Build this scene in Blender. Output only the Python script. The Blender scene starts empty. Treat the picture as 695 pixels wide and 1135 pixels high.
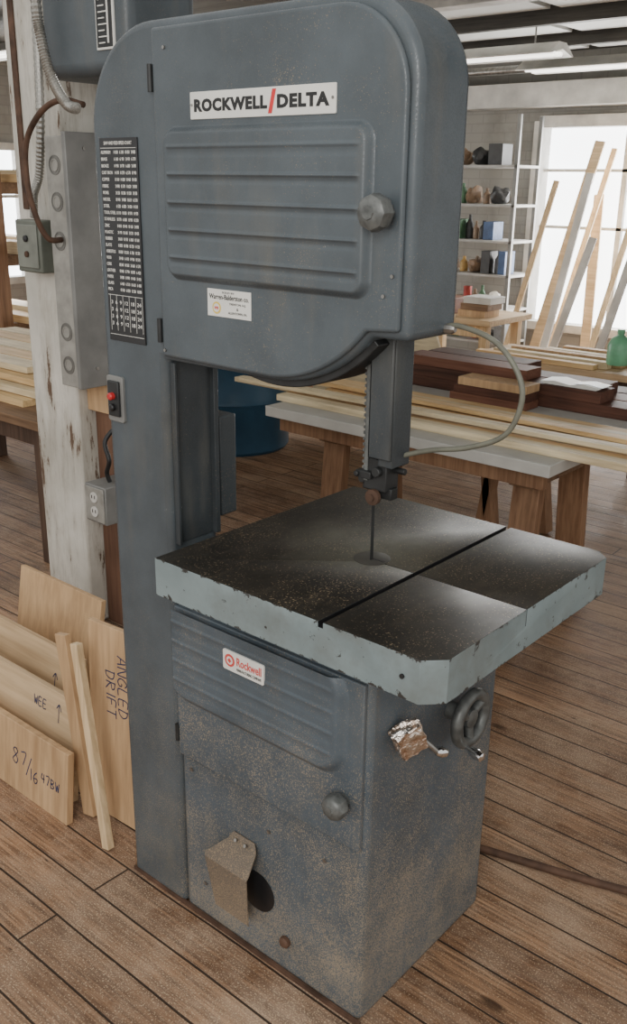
import bpy, bmesh, math, random
from mathutils import Vector, Matrix
from mathutils import noise as mn
random.seed(7)
SC=bpy.context.scene; COL=SC.collection
rad=math.radians
# ------------------------------------------------------------------ materials
MATS={}
def nodes(name):
    m=bpy.data.materials.new(name); m.use_nodes=True
    nt=m.node_tree; b=nt.nodes['Principled BSDF']; MATS[name]=m
    return m,nt,b
def N(nt,t,**k):
    n=nt.nodes.new(t)
    for a,v in k.items(): setattr(n,a,v)
    return n
def ramp(nt,src,p0,p1,c0=(0,0,0,1),c1=(1,1,1,1)):
    r=N(nt,'ShaderNodeValToRGB'); e=r.color_ramp.elements
    e[0].position=p0; e[1].position=p1; e[0].color=c0; e[1].color=c1
    nt.links.new(src,r.inputs[0]); return r
def noise(nt,co,scale,detail=4,rough=.55,mapscale=None):
    n=N(nt,'ShaderNodeTexNoise'); n.inputs['Scale'].default_value=scale
    n.inputs['Detail'].default_value=detail; n.inputs['Roughness'].default_value=rough
    if mapscale:
        m=N(nt,'ShaderNodeMapping'); m.inputs['Scale'].default_value=mapscale
        nt.links.new(co,m.inputs[0]); co=m.outputs[0]
    nt.links.new(co,n.inputs['Vector']); return n
def mix(nt,f,a,b,mode='MIX'):
    m=N(nt,'ShaderNodeMix',data_type='RGBA',blend_type=mode)
    for s,v in ((m.inputs[0],f),(m.inputs[6],a),(m.inputs[7],b)):
        if hasattr(v,'links'): nt.links.new(v,s)
        elif isinstance(v,(int,float)): s.default_value=v
        else: s.default_value=(*v[:3],1)
    return m.outputs[2]
def math_(nt,op,a,b=None,c=None):
    m=N(nt,'ShaderNodeMath',operation=op)
    for i,v in enumerate((a,b,c)):
        if v is None: continue
        if hasattr(v,'links'): nt.links.new(v,m.inputs[i])
        else: m.inputs[i].default_value=v
    return m.outputs[0]
def bump(nt,b,src,st=.2,dist=.002):
    n=N(nt,'ShaderNodeBump'); n.inputs['Strength'].default_value=st; n.inputs['Distance'].default_value=dist
    nt.links.new(src,n.inputs['Height']); nt.links.new(n.outputs[0],b.inputs['Normal'])
def geo(nt): return N(nt,'ShaderNodeNewGeometry').outputs['Position']
def plain(name,c,rough=.5,metal=0,var=.25,scale=12,bs=.0):
    if name in MATS: return MATS[name]
    m,nt,b=nodes(name); co=geo(nt)
    n=noise(nt,co,scale,5)
    dk=tuple(x*(1-var) for x in c); lt=tuple(min(1,x*(1+var)) for x in c)
    r=ramp(nt,n.outputs[0],.3,.7,(*dk,1),(*lt,1))
    nt.links.new(r.outputs[0],b.inputs['Base Color'])
    b.inputs['Roughness'].default_value=rough; b.inputs['Metallic'].default_value=metal
    if bs: bump(nt,b,noise(nt,co,scale*12).outputs[0],bs)
    return m
def emis(name,c,s):
    m,nt,b=nodes(name); b.inputs['Emission Color'].default_value=(*c,1); b.inputs['Emission Strength'].default_value=s
    b.inputs['Base Color'].default_value=(*c,1); return m
def wood(name,c1,c2,axis='x',rough=.6,scale=1.0,spec=.3):
    if name in MATS: return MATS[name]
    m,nt,b=nodes(name); co=geo(nt)
    s={'x':(1.2,22,22),'y':(22,1.2,22),'z':(22,22,1.2)}[axis]
    s=tuple(v*scale for v in s)
    n=noise(nt,co,1,6,.6,s); n2=noise(nt,co,1,3,.6,tuple(v*4 for v in s)); n3=noise(nt,co,3,2)
    r=ramp(nt,n.outputs[0],.32,.68,(*c1,1),(*c2,1))
    c=mix(nt,.35,r.outputs[0],ramp(nt,n2.outputs[0],.35,.65,(*[x*.55 for x in c1],1),(*c2,1)).outputs[0])
    c=mix(nt,.25,c,ramp(nt,n3.outputs[0],.35,.65,(*[x*.6 for x in c1],1),(*[min(1,x*1.2) for x in c2],1)).outputs[0])
    nt.links.new(c,b.inputs['Base Color']); b.inputs['Roughness'].default_value=rough
    b.inputs['Specular IOR Level'].default_value=spec
    bump(nt,b,n2.outputs[0],.15,.001); return m
# machine enamel, dusty toward the bottom
def enamel(name,c,dust=1.0,rough=.30,dcol=(.38,.295,.19)):
    m,nt,b=nodes(name); co=geo(nt)
    n=noise(nt,co,4,7,.65)
    base=ramp(nt,n.outputs[0],.3,.72,(*[x*.70 for x in c],1),(*[x*1.28 for x in c],1)).outputs[0]
    st=noise(nt,co,1,5,.6,(12,12,2.4))
    base=mix(nt,ramp(nt,st.outputs[0],.54,.78,(0,0,0,1),(.35,.35,.35,1)).outputs[0],base,(.15,.135,.105))
    st2=noise(nt,co,3,6,.7)
    base=mix(nt,ramp(nt,st2.outputs[0],.56,.72,(0,0,0,1),(.35,.35,.35,1)).outputs[0],base,(.035,.042,.047))
    sep=N(nt,'ShaderNodeSeparateXYZ'); nt.links.new(co,sep.inputs[0])
    mr=N(nt,'ShaderNodeMapRange'); nt.links.new(sep.outputs[2],mr.inputs[0])
    mr.inputs[1].default_value=1.0; mr.inputs[2].default_value=.1; mr.inputs[3].default_value=.0; mr.inputs[4].default_value=.125*dust
    fine=noise(nt,co,430,2,.7); big=noise(nt,co,5,6,.7)
    a=math_(nt,'MULTIPLY_ADD',big.outputs[0],.42,fine.outputs[0])
    a2=math_(nt,'ADD',a,mr.outputs[0])
    f=ramp(nt,a2,.86,.99,(0,0,0,1),(.65,.65,.65,1))
    col=mix(nt,f.outputs[0],base,dcol)
    ch=noise(nt,co,26,6,.75); cf=ramp(nt,ch.outputs[0],.70,.72)
    col=mix(nt,cf.outputs[0],col,(.26,.27,.255))
    nt.links.new(col,b.inputs['Base Color'])
    rr=ramp(nt,a2,.6,1.1,(rough,)*3+(1,),(.8,.8,.8,1)); nt.links.new(rr.outputs[0],b.inputs['Roughness'])
    bump(nt,b,noise(nt,co,22,3).outputs[0],.09,.003); return m
M_saw=enamel('grey_enamel',(.068,.083,.093))
M_saw_low=enamel('dusty_grey_enamel',(.068,.088,.105),1.45,.38)
M_post_dark=enamel('grimy_dark_enamel',(.036,.043,.047),.6,.45)
M_dark=plain('dark_iron',(.026,.027,.027),.5,.3,.4,20)
M_black=plain('black_plate',(.012,.012,.013),.4)
M_steel=plain('worn_steel',(.30,.29,.27),.38,.9,.3,40)
M_knob=plain('knob_grey',(.105,.11,.105),.42,.2,.4,60,.1)
M_white=plain('white_plate',(.72,.71,.66),.45,0,.08)
M_red=plain('red_paint',(.55,.03,.03),.45)
M_redtxt=plain('red_print',(.6,.08,.07),.5,0,.05)
M_ink=plain('black_print',(.012,.012,.012),.5,0,.1)
M_yel=plain('yellow_print',(.7,.5,.1),.5,0,.1)
M_jug=plain('jug_green',(.16,.42,.24),.4)
M_rust=plain('rusty_iron',(.10,.055,.035),.75,.3,.5,18,.2)
M_chrome=plain('chrome',(.7,.7,.7),.15,1,.05)
M_foil,nt,b=nodes('crumpled_foil'); b.inputs['Metallic'].default_value=1; b.inputs['Roughness'].default_value=.32
_n=noise(nt,geo(nt),60,4); nt.links.new(ramp(nt,_n.outputs[0],.35,.65,(.75,.58,.46,1),(.98,.95,.9,1)).outputs[0],b.inputs['Base Color']); bump(nt,b,_n.outputs[0],1,.01)
M_apron,nt,b=nodes('chipped_blue_grey_paint'); co=geo(nt)
n=noise(nt,co,9,5); base=ramp(nt,n.outputs[0],.3,.7,(.15,.19,.195,1),(.215,.265,.27,1)).outputs[0]
sm=noise(nt,co,6,5,.7); base=mix(nt,ramp(nt,sm.outputs[0],.5,.7,(0,0,0,1),(.6,.6,.6,1)).outputs[0],base,(.12,.13,.12))
sep=N(nt,'ShaderNodeSeparateXYZ'); nt.links.new(co,sep.inputs[0])
ed=math_(nt,'ABSOLUTE',math_(nt,'SUBTRACT',sep.outputs[2],.9145))
mr=N(nt,'ShaderNodeMapRange'); nt.links.new(ed,mr.inputs[0]); mr.inputs[1].default_value=.029; mr.inputs[2].default_value=.0365; mr.inputs[3].default_value=0; mr.inputs[4].default_value=.12
ch=noise(nt,co,40,6,.74); cf=ramp(nt,math_(nt,'ADD',ch.outputs[0],mr.outputs[0]),.63,.645).outputs[0]
base=mix(nt,cf,base,(.032,.029,.026))
nt.links.new(base,b.inputs['Base Color']); b.inputs['Roughness'].default_value=.5; bump(nt,b,ch.outputs[0],.15,.002)
M_top,nt,b=nodes('cast_iron_top'); co=geo(nt)
n=noise(nt,co,5,6,.65); n2=noise(nt,co,30,5,.7,(1,.25,1)); n5=noise(nt,co,9,6,.7)
base=ramp(nt,n.outputs[0],.3,.72,(.008,.008,.007,1),(.034,.029,.022,1)).outputs[0]
base=mix(nt,ramp(nt,n2.outputs[0],.52,.8,(0,0,0,1),(.35,.35,.35,1)).outputs[0],base,(.095,.078,.055))
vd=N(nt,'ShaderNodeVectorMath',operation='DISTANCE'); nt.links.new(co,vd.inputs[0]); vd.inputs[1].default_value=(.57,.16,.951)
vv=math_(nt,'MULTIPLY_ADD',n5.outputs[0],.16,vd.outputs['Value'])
base=mix(nt,ramp(nt,vv,.07,.26,(.65,.65,.65,1),(0,0,0,1)).outputs[0],base,(.14,.135,.105))  # pale haze of reflected windows painted into the colour at table centre
sd=noise(nt,co,300,2,.6); base=mix(nt,ramp(nt,math_(nt,'MULTIPLY_ADD',n5.outputs[0],.35,sd.outputs[0]),.80,.88,(0,0,0,1),(.6,.6,.6,1)).outputs[0],base,(.32,.24,.15))
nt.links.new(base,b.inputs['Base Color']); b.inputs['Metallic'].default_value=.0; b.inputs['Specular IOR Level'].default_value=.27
nt.links.new(ramp(nt,n5.outputs[0],.3,.7,(.36,.36,.36,1),(.50,.50,.50,1)).outputs[0],b.inputs['Roughness'])
bump(nt,b,n2.outputs[0],.08,.001)
# floor
M_floor,nt,b=nodes('plank_floor'); co=geo(nt)
wv=noise(nt,co,1.3,2); wo=N(nt,'ShaderNodeVectorMath',operation='SCALE'); nt.links.new(wv.outputs['Color'],wo.inputs[0]); wo.inputs['Scale'].default_value=.02
wa=N(nt,'ShaderNodeVectorMath',operation='ADD'); nt.links.new(co,wa.inputs[0]); nt.links.new(wo.outputs[0],wa.inputs[1])
br=N(nt,'ShaderNodeTexBrick'); br.offset=.37; br.inputs['Scale'].default_value=1
br.inputs['Brick Width'].default_value=5.3; br.inputs['Row Height'].default_value=.104; br.inputs['Mortar Size'].default_value=.0034
br.inputs['Mortar Smooth'].default_value=.6; br.inputs['Bias'].default_value=0
br.inputs['Color1'].default_value=(.0,.0,.0,1); br.inputs['Color2'].default_value=(1,1,1,1); br.inputs['Mortar'].default_value=(.5,.5,.5,1)
nt.links.new(wa.outputs[0],br.inputs['Vector'])
g1=noise(nt,co,1,9,.72,(1.4,36,1)); g2=noise(nt,co,2.6,7,.75); g3=noise(nt,co,1,5,.65,(5,130,1)); g4=noise(nt,co,260,2,.6); g6=noise(nt,co,.9,5,.65); g7=noise(nt,co,1,6,.75,(2,14,1))
c=ramp(nt,g1.outputs[0],.36,.62,(.095,.044,.022,1),(.44,.25,.135,1)).outputs[0]
c=mix(nt,.5,c,ramp(nt,br.outputs['Color'],0,1,(.12,.060,.032,1),(.50,.30,.17,1)).outputs[0])
c=mix(nt,ramp(nt,g3.outputs[0],.45,.58,(0,0,0,1),(.7,.7,.7,1)).outputs[0],c,(.09,.045,.025))
c=mix(nt,ramp(nt,g2.outputs[0],.44,.66,(0,0,0,1),(.6,.6,.6,1)).outputs[0],c,(.42,.31,.225))
c=mix(nt,ramp(nt,g7.outputs[0],.54,.66,(0,0,0,1),(.6,.6,.6,1)).outputs[0],c,(.075,.048,.034))
c=mix(nt,ramp(nt,g6.outputs[0],.50,.66,(0,0,0,1),(.5,.5,.5,1)).outputs[0],c,(.12,.075,.05))
c=mix(nt,ramp(nt,math_(nt,'MULTIPLY_ADD',g2.outputs[0],.3,g4.outputs[0]),.725,.79,(0,0,0,1),(.65,.65,.65,1)).outputs[0],c,(.60,.45,.29))
c=mix(nt,math_(nt,'MULTIPLY',br.outputs['Fac'],.92),c,(.018,.012,.008))
for sc,r0,r1,cc in (((2.2,5,1),.04,.08,(.04,.02,.01)),((5,19,1),.04,.06,(.016,.011,.009))):
    kn=N(nt,'ShaderNodeTexVoronoi'); kn.inputs['Scale'].default_value=1; mp=N(nt,'ShaderNodeMapping'); mp.inputs['Scale'].default_value=sc
    nt.links.new(co,mp.inputs[0]); nt.links.new(mp.outputs[0],kn.inputs['Vector'])
    c=mix(nt,ramp(nt,kn.outputs['Distance'],r0,r1,(.8,.8,.8,1),(0,0,0,1)).outputs[0],c,cc)
nt.links.new(c,b.inputs['Base Color']); nt.links.new(ramp(nt,g2.outputs[0],.3,.7,(.50,.50,.50,1),(.78,.78,.78,1)).outputs[0],b.inputs['Roughness'])
b.inputs['Specular IOR Level'].default_value=.28
bump(nt,b,math_(nt,'MULTIPLY_ADD',br.outputs['Fac'],-1,g1.outputs[0]),.7,.005)
M_brick,nt,b=nodes('grey_white_brick'); co=geo(nt)
cx=N(nt,'ShaderNodeCombineXYZ'); sp=N(nt,'ShaderNodeSeparateXYZ'); nt.links.new(co,sp.inputs[0])
nt.links.new(math_(nt,'ADD',sp.outputs[0],sp.outputs[1]),cx.inputs[0]); nt.links.new(sp.outputs[2],cx.inputs[1])
br=N(nt,'ShaderNodeTexBrick'); br.inputs['Scale'].default_value=1; br.inputs['Brick Width'].default_value=.22; br.inputs['Row Height'].default_value=.075; br.inputs['Mortar Size'].default_value=.005
br.inputs['Color1'].default_value=(.34,.325,.29,1); br.inputs['Color2'].default_value=(.31,.295,.265,1); br.inputs['Mortar'].default_value=(.28,.265,.24,1)
nt.links.new(cx.outputs[0],br.inputs['Vector'])
nn=noise(nt,co,3,5,.65)
nt.links.new(mix(nt,ramp(nt,nn.outputs[0],.5,.7,(0,0,0,1),(.7,.7,.7,1)).outputs[0],br.outputs[0],(.22,.205,.18)),b.inputs['Base Color']); b.inputs['Roughness'].default_value=.85
M_wpaint=plain('white_trim',(.56,.54,.50),.6,0,.2,6)
M_shelf=plain('dull_shelf_grey',(.36,.35,.33),.6,0,.2,8)
M_post,nt,b=nodes('flaking_white_paint'); co=geo(nt)
n=noise(nt,co,1,8,.75,(15,15,2.4)); n1=noise(nt,co,4,4)
base=ramp(nt,n1.outputs[0],.3,.7,(.48,.46,.40,1),(.70,.67,.60,1)).outputs[0]
base=mix(nt,ramp(nt,n.outputs[0],.47,.60,(0,0,0,1),(.5,.5,.5,1)).outputs[0],base,(.29,.25,.19))
base=mix(nt,ramp(nt,n.outputs[0],.59,.61).outputs[0],base,(.13,.08,.05))
nt.links.new(base,b.inputs['Base Color']); b.inputs['Roughness'].default_value=.7; bump(nt,b,n.outputs[0],.4,.006)
M_box=plain('panel_grey',(.20,.20,.19),.5,.2,.2,10)
M_box2=plain('galvanised_side',(.31,.30,.27),.5,.2,.22,20)
M_ko=plain('knockout_grey',(.17,.165,.15),.45,.4,.2,20)
M_pine=wood('pine',(.55,.33,.14),(.85,.62,.33)); M_pinez=wood('pine_upright',(.52,.35,.18),(.82,.62,.38),'z')
M_pale=wood('pale_ash',(.58,.45,.26),(.88,.74,.50))
M_ply=wood('plywood',(.44,.27,.14),(.64,.43,.24),'z',.65,.6)
M_ply2=wood('birch_ply',(.50,.34,.19),(.70,.52,.32),'x',.65,.6)
M_wal=wood('dark_walnut',(.045,.020,.014),(.14,.060,.038)); M_cherry=wood('cherry',(.14,.055,.033),(.24,.11,.07))
M_oldz=wood('old_leg_wood',(.17,.085,.045),(.36,.21,.12),'z'); M_old=wood('old_wood',(.14,.08,.045),(.30,.185,.105))
M_dkz=wood('dark_leg_wood',(.05,.03,.022),(.13,.08,.055),'z')
M_redwood=wood('reddish_board',(.12,.06,.038),(.22,.12,.075),'z')
M_ceil=wood('ceiling_boards',(.07,.065,.055),(.16,.15,.13),'x')
M_rafter=wood('dark_rafter',(.035,.032,.028),(.09,.082,.07),'x')
M_panel=plain('pale_ceiling_panel',(.66,.67,.64),.7,0,.1,3)
M_paper=plain('bench_paper',(.50,.49,.45),.55,0,.15,5)
M_blue=plain('blue_plastic',(.022,.075,.13),.4,0,.25,4)
M_hose=plain('hose_grey',(.13,.13,.10),.5,0,.2,30)
M_cond=plain('flex_conduit',(.35,.34,.31),.4,.7,.3,200)
M_pencil=plain('marker_ink',(.03,.04,.10),.6,0,.1)
M_tube=emis('lamp_tube',(1,.97,.9),2.5)
M_day=emis('daylit_glass',(.93,.97,1),6)
# ------------------------------------------------------------------ mesh helpers
def sharp(me,ang=35):
    for p in me.polygons: p.use_smooth=True
    me.set_sharp_from_angle(angle=rad(ang))
def link(name,me,parent=None,label=None,cat=None,group=None,kind=None,bevel=0,seg=2):
    o=bpy.data.objects.new(name,me); COL.objects.link(o)
    if bevel:
        m=o.modifiers.new('bevel','BEVEL'); m.width=bevel; m.segments=seg; m.limit_method='ANGLE'; m.angle_limit=rad(40)
    if parent is None:
        vs=[v.co for v in me.vertices]
        c=Vector(((min(v.x for v in vs)+max(v.x for v in vs))/2,(min(v.y for v in vs)+max(v.y for v in vs))/2,min(v.z for v in vs)))
        me.transform(Matrix.Translation(-c)); o.location=c
    else:
        o.parent=parent; p=parent
        acc=Vector((0,0,0))
        while p: acc+=p.location; p=p.parent
        me.transform(Matrix.Translation(-acc))
    for k,v in (('label',label),('category',cat),('group',group),('kind',kind)):
        if v: o[k]=v
    return o
def thing(name,label,cat,loc=(0,0,0),group=None):
    e=bpy.data.objects.new(name,None); e.empty_display_size=.1; e.location=loc; COL.objects.link(e)
    e['label']=label; e['category']=cat
    if group: e['group']=group
    return e
def frombm(name,bm,mat,parent=None,M=None,smooth=35,**k):
    me=bpy.data.meshes.new(name); bmesh.ops.recalc_face_normals(bm,faces=bm.faces[:]); bm.to_mesh(me); bm.free()
    if M is not None: me.transform(M)
    for m in (mat if isinstance(mat,(list,tuple)) else [mat]): me.materials.append(m)
    if smooth: sharp(me,smooth)
    return link(name,me,parent,**k)
def addbox(bm,x0,x1,y0,y1,z0,z1,M=None,mi=0):
    n0=len(bm.faces)
    r=bmesh.ops.create_cube(bm,size=1)
    T=Matrix.Translation(((x0+x1)/2,(y0+y1)/2,(z0+z1)/2))@Matrix.Diagonal((x1-x0,y1-y0,z1-z0,1))
    bmesh.ops.transform(bm,matrix=(M@T if M is not None else T),verts=r['verts'])
    if mi:
        bm.faces.ensure_lookup_table()
        for f in bm.faces[n0:]: f.material_index=mi
    return r['verts']
def box(name,x0,x1,y0,y1,z0,z1,mat,parent=None,bevel=.002,M=None,**k):
    bm=bmesh.new(); addbox(bm,x0,x1,y0,y1,z0,z1)
    return frombm(name,bm,mat,parent,M,bevel=bevel,**k)
def addcyl(bm,p0,p1,r,seg=24,r2=None):
    p0=Vector(p0);p1=Vector(p1);d=p1-p0
    q=d.to_track_quat('Z','Y').to_matrix().to_4x4()
    rr=bmesh.ops.create_cone(bm,cap_ends=True,segments=seg,radius1=r,radius2=r if r2 is None else r2,depth=d.length)
    bmesh.ops.transform(bm,matrix=Matrix.Translation((p0+p1)/2)@q,verts=rr['verts']); return rr['verts']
def cyl(name,p0,p1,r,mat,parent=None,seg=24,r2=None,bevel=0,**k):
    bm=bmesh.new(); addcyl(bm,p0,p1,r,seg,r2); return frombm(name,bm,mat,parent,bevel=bevel,**k)
def prism(name,pts,a0,a1,mat,parent=None,plane='xz',bevel=.003,M=None,**k):
    bm=bmesh.new()
    f=(lambda p,a:(p[0],a,p[1])) if plane=='xz' else ((lambda p,a:(p[0],p[1],a)) if plane=='xy' else (lambda p,a:(a,p[0],p[1])))
    A=[bm.verts.new(f(p,a0)) for p in pts]; B=[bm.verts.new(f(p,a1)) for p in pts]
    bm.faces.new(A); bm.faces.new(B[::-1]); n=len(pts)
    for i in range(n): bm.faces.new((A[i],B[i],B[(i+1)%n],A[(i+1)%n]))
    return frombm(name,bm,mat,parent,M,bevel=bevel,**k)
def lathe(name,prof,mat,parent=None,base=(0,0,0),axis=(0,0,1),seg=28,**k):
    bm=bmesh.new(); rings=[]
    for r,z in prof:
        rings.append([bm.verts.new((r*math.cos(2*math.pi*i/seg),r*math.sin(2*math.pi*i/seg),z)) for i in range(seg)])
    for a,b2 in zip(rings,rings[1:]):
        for i in range(seg): bm.faces.new((a[i],a[(i+1)%seg],b2[(i+1)%seg],b2[i]))
    bm.faces.new(rings[0][::-1]); bm.faces.new(rings[-1])
    q=Vector(axis).to_track_quat('Z','Y').to_matrix().to_4x4()
    return frombm(name,bm,mat,parent,Matrix.Translation(base)@q,**k)
def smoothpath(pts,n=8):
    P=[Vector(p) for p in pts]; out=[]
    for i in range(len(P)-1):
        a=P[max(i-1,0)];b2=P[i];c=P[i+1];d=P[min(i+2,len(P)-1)]
        for j in range(n):
            t=j/n
            out.append(.5*((2*b2)+(-a+c)*t+(2*a-5*b2+4*c-d)*t*t+(-a+3*b2-3*c+d)*t**3))
    out.append(P[-1]); return out
def tube(name,pts,r,mat,parent=None,seg=10,smooth_n=8,ribs=0,M=None,**k):
    P=smoothpath(pts,smooth_n) if smooth_n else [Vector(p) for p in pts]
    bm=bmesh.new(); rings=[]; up=Vector((0.1,.2,1)).normalized()
    for i,p in enumerate(P):
        t=(P[min(i+1,len(P)-1)]-P[max(i-1,0)]).normalized()
        if abs(t.dot(up))>.97: up=Vector((1,0,.1)).normalized()
        a=t.cross(up).normalized(); b2=t.cross(a); up=-b2 if b2.dot(up)<0 else b2
        b2=a.cross(t)
        rr=r*(1+(.22 if ribs and i%2 else 0))
        rings.append([bm.verts.new(p+rr*(a*math.cos(2*math.pi*j/seg)+b2*math.sin(2*math.pi*j/seg))) for j in range(seg)])
    for A,B in zip(rings,rings[1:]):
        for j in range(seg): bm.faces.new((A[j],A[(j+1)%seg],B[(j+1)%seg],B[j]))
    bm.faces.new(rings[0][::-1]); bm.faces.new(rings[-1])
    return frombm(name,bm,mat,parent,M,smooth=(30 if ribs else 60),**k)
def text(name,body,x0,x1,z0,z1,y,mat,parent,M=None,bold=0,spacing=1,shear=0):
    cu=bpy.data.curves.new('t','FONT'); cu.body=body; cu.size=1; cu.extrude=.01; cu.offset=bold; cu.resolution_u=3; cu.space_character=spacing; cu.shear=shear
    o=bpy.data.objects.new('t',cu); COL.objects.link(o)
    dg=bpy.context.evaluated_depsgraph_get(); me=bpy.data.meshes.new_from_object(o.evaluated_get(dg))
    bpy.data.objects.remove(o)
    xs=[v.co.x for v in me.vertices]; ys=[v.co.y for v in me.vertices]
    sx=(x1-x0)/(max(xs)-min(xs)); sz=(z1-z0)/(max(ys)-min(ys)); mx,my=min(xs),min(ys)
    for v in me.vertices:
        v.co=Vector((x0+(v.co.x-mx)*sx, y-(v.co.z)*.04, z0+(v.co.y-my)*sz))
    if M is not None: me.transform(M)
    me.materials.clear(); me.materials.append(mat); me.name=name
    return link(name,me,parent)
# hand-drawn marker strokes: letters as polylines on a unit cell
HL={'A':[[(0,0),(.33,1),(.66,0)],[(.12,.38),(.55,.40)]],'N':[[(0,0),(.03,1),(.58,.02),(.62,1)]],'G':[[(.62,.82),(.35,1),(.05,.7),(.03,.3),(.3,0),(.62,.15),(.62,.45),(.38,.45)]],
'L':[[(.03,1),(0,.03),(.55,0)]],'E':[[(.58,1),(.04,.97),(0,.03),(.6,0)],[(.03,.52),(.5,.52)]],'D':[[(.05,1),(.03,0)],[(-.04,.98),(.45,.85),(.62,.5),(.42,.12),(0,0)]],
'R':[[(.05,1),(.02,0)],[(.0,.98),(.5,.92),(.55,.65),(.08,.48),(.6,0)]],'I':[[(.25,1),(.23,0)]],'F':[[(.6,1),(.05,.96),(.03,0)],[(.05,.52),(.45,.54)]],'T':[[(0,.97),(.66,1)],[(.33,.98),(.30,0)]],
'8':[[(.5,.85),(.25,1),(.05,.8),(.3,.55),(.55,.25),(.3,0),(.03,.2),(.3,.52),(.55,.8),(.4,.98)]],'7':[[(0,.95),(.6,1),(.22,0)]],'/':[[(.6,1.1),(0,-.15)]],'1':[[(.2,1),(.18,0)]],
'6':[[(.5,1),(.15,.7),(.03,.3),(.25,0),(.55,.15),(.5,.42),(.1,.38)]],'4':[[(.1,1),(.02,.45),(.6,.45)],[(.48,1),(.45,0)]],'B':[[(.04,1),(.02,0)],[(0,.98),(.5,.85),(.42,.58),(.08,.52),(.58,.3),(.45,.03),(0,0)]],
'W':[[(0,1),(.15,0),(.33,.7),(.5,0),(.68,1)]],'^':[[(.33,0),(.33,1)],[(.12,.75),(.33,1.02),(.55,.72)]],' ':[]}
def handwrite(name,body,x,z,h,parent,M,r=.0017,adv=.8,slope=0,jit=.06):
    bm=bmesh.new(); cxx=x; zz=z
    for chh in body:
        for st in HL[chh]:
            P=smoothpath([(cxx+(px+random.uniform(-jit,jit)*.5)*h*.9,-.0004,zz+(pz+random.uniform(-jit,jit)*.5)*h) for px,pz in st],5)
            for a,b2 in zip(P,P[1:]):
                d=(b2-a)
                if d.length<1e-6: continue
                nrm=Vector((-d.z,0,d.x)).normalized()*r; e=d.normalized()*r*.4
                bm.faces.new([bm.verts.new(v) for v in (a-e-nrm,b2+e-nrm,b2+e+nrm,a-e+nrm)])
        cxx+=h*adv*(.62 if chh in ' 1I' else 1); zz+=slope*h
    return frombm(name,bm,M_pencil,parent,M,smooth=0)
def arc(cx,cz,r,a0,a1,n=12): return [(cx+r*math.cos(rad(a0+(a1-a0)*i/n)),cz+r*math.sin(rad(a0+(a1-a0)*i/n))) for i in range(n+1)]
def rrect(x0,x1,z0,z1,r,n=5): return arc(x1-r,z1-r,r,0,90,n)+arc(x0+r,z1-r,r,90,180,n)+arc(x0+r,z0+r,r,180,270,n)+arc(x1-r,z0+r,r,270,360,n)
def boolcut(o,cutters):
    for c in cutters:
        m=o.modifiers.new('b','BOOLEAN'); m.object=c; m.operation='DIFFERENCE'; m.solver='EXACT'
    dg=bpy.context.evaluated_depsgraph_get(); dg.update()
    me=bpy.data.meshes.new_from_object(o.evaluated_get(dg)); o.modifiers.clear(); o.data=me
    for c in cutters: bpy.data.objects.remove(c)
def heightpanel(name,x0,x1,z0,z1,y,fn,mat,parent,nx=150,nz=110):
    bm=bmesh.new(); V=[[None]*(nz+1) for _ in range(nx+1)]
    for i in range(nx+1):
        for j in range(nz+1):
            x=x0+(x1-x0)*i/nx; z=z0+(z1-z0)*j/nz
            V[i][j]=bm.verts.new((x,y-fn(x,z),z))
    for i in range(nx):
        for j in range(nz): bm.faces.new((V[i][j],V[i+1][j],V[i+1][j+1],V[i][j+1]))
    return frombm(name,bm,mat,parent,smooth=80)
def sstep(t): t=max(0,min(1,t)); return t*t*(3-2*t)
# ------------------------------------------------------------------ room
def struct(o): o['kind']='structure'; return o
struct(box('floor',-6.2,6,-4,6.7,-.1,0,M_floor,bevel=0))
struct(box('ceiling',-6.2,3.5,.9,6.7,2.62,2.72,M_ceil,bevel=0))
bm=bmesh.new()
for a in ((-6.2,-2.50,6.5,6.7,0,2.62),(-1.0,4,6.5,6.7,0,2.62),(-2.50,-1.0,6.5,6.7,0,.45),(-2.50,-1.0,6.5,6.7,2.10,2.62)): addbox(bm,*a)
struct(frombm('wall_back',bm,M_brick,smooth=0))
bm=bmesh.new()
for a in ((-6.2,-6.0,-2,2.3,0,2.62),(-6.2,-6.0,4.2,6.5,0,2.62),(-6.2,-6.0,2.3,4.2,0,.75),(-6.2,-6.0,2.3,4.2,1.85,2.62)): addbox(bm,*a)
struct(frombm('wall_left',bm,M_brick,smooth=0))
bm=bmesh.new()
W0,W1,Z0,Z1=-2.50,-1.0,.45,2.10
for a in ((W0,W1,6.42,6.56,Z0-.04,Z0+.03),(W0,W1,6.42,6.56,Z1-.05,Z1+.04),(W0-.05,W0+.04,6.42,6.56,Z0,Z1),(W1-.04,W1+.05,6.42,6.56,Z0,Z1)): addbox(bm,*a)
x=(W0+W1)/2; addbox(bm,x-.022,x+.022,6.48,6.52,Z0,Z1)
for z in (1.27,1.72): addbox(bm,W0,W1,6.48,6.52,z-.012,z+.012)
addbox(bm,W0,W1,6.56,6.565,Z0,Z1,mi=1)
struct(frombm('window_1',bm,[M_wpaint,M_day],smooth=0))
bm=bmesh.new()
for a in ((-6.08,-5.95,2.3,4.2,.72,.78),(-6.08,-5.95,2.3,4.2,1.82,1.88),(-6.08,-5.95,2.27,2.34,.75,1.85),(-6.08,-5.95,4.16,4.23,.75,1.85)): addbox(bm,*a)
for y in (2.78,3.25,3.72): addbox(bm,-6.04,-5.98,y-.015,y+.015,.75,1.85)
for z in (1.1,1.45): addbox(bm,-6.04,-5.98,2.3,4.2,z-.012,z+.012)
addbox(bm,-6.1,-6.09,2.3,4.2,.75,1.85,mi=1)
struct(frombm('window_2',bm,[M_wpaint,M_day],smooth=0))
struct(box('trim_1',-6,3.5,6.25,6.48,2.20,2.38,M_wpaint))
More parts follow.
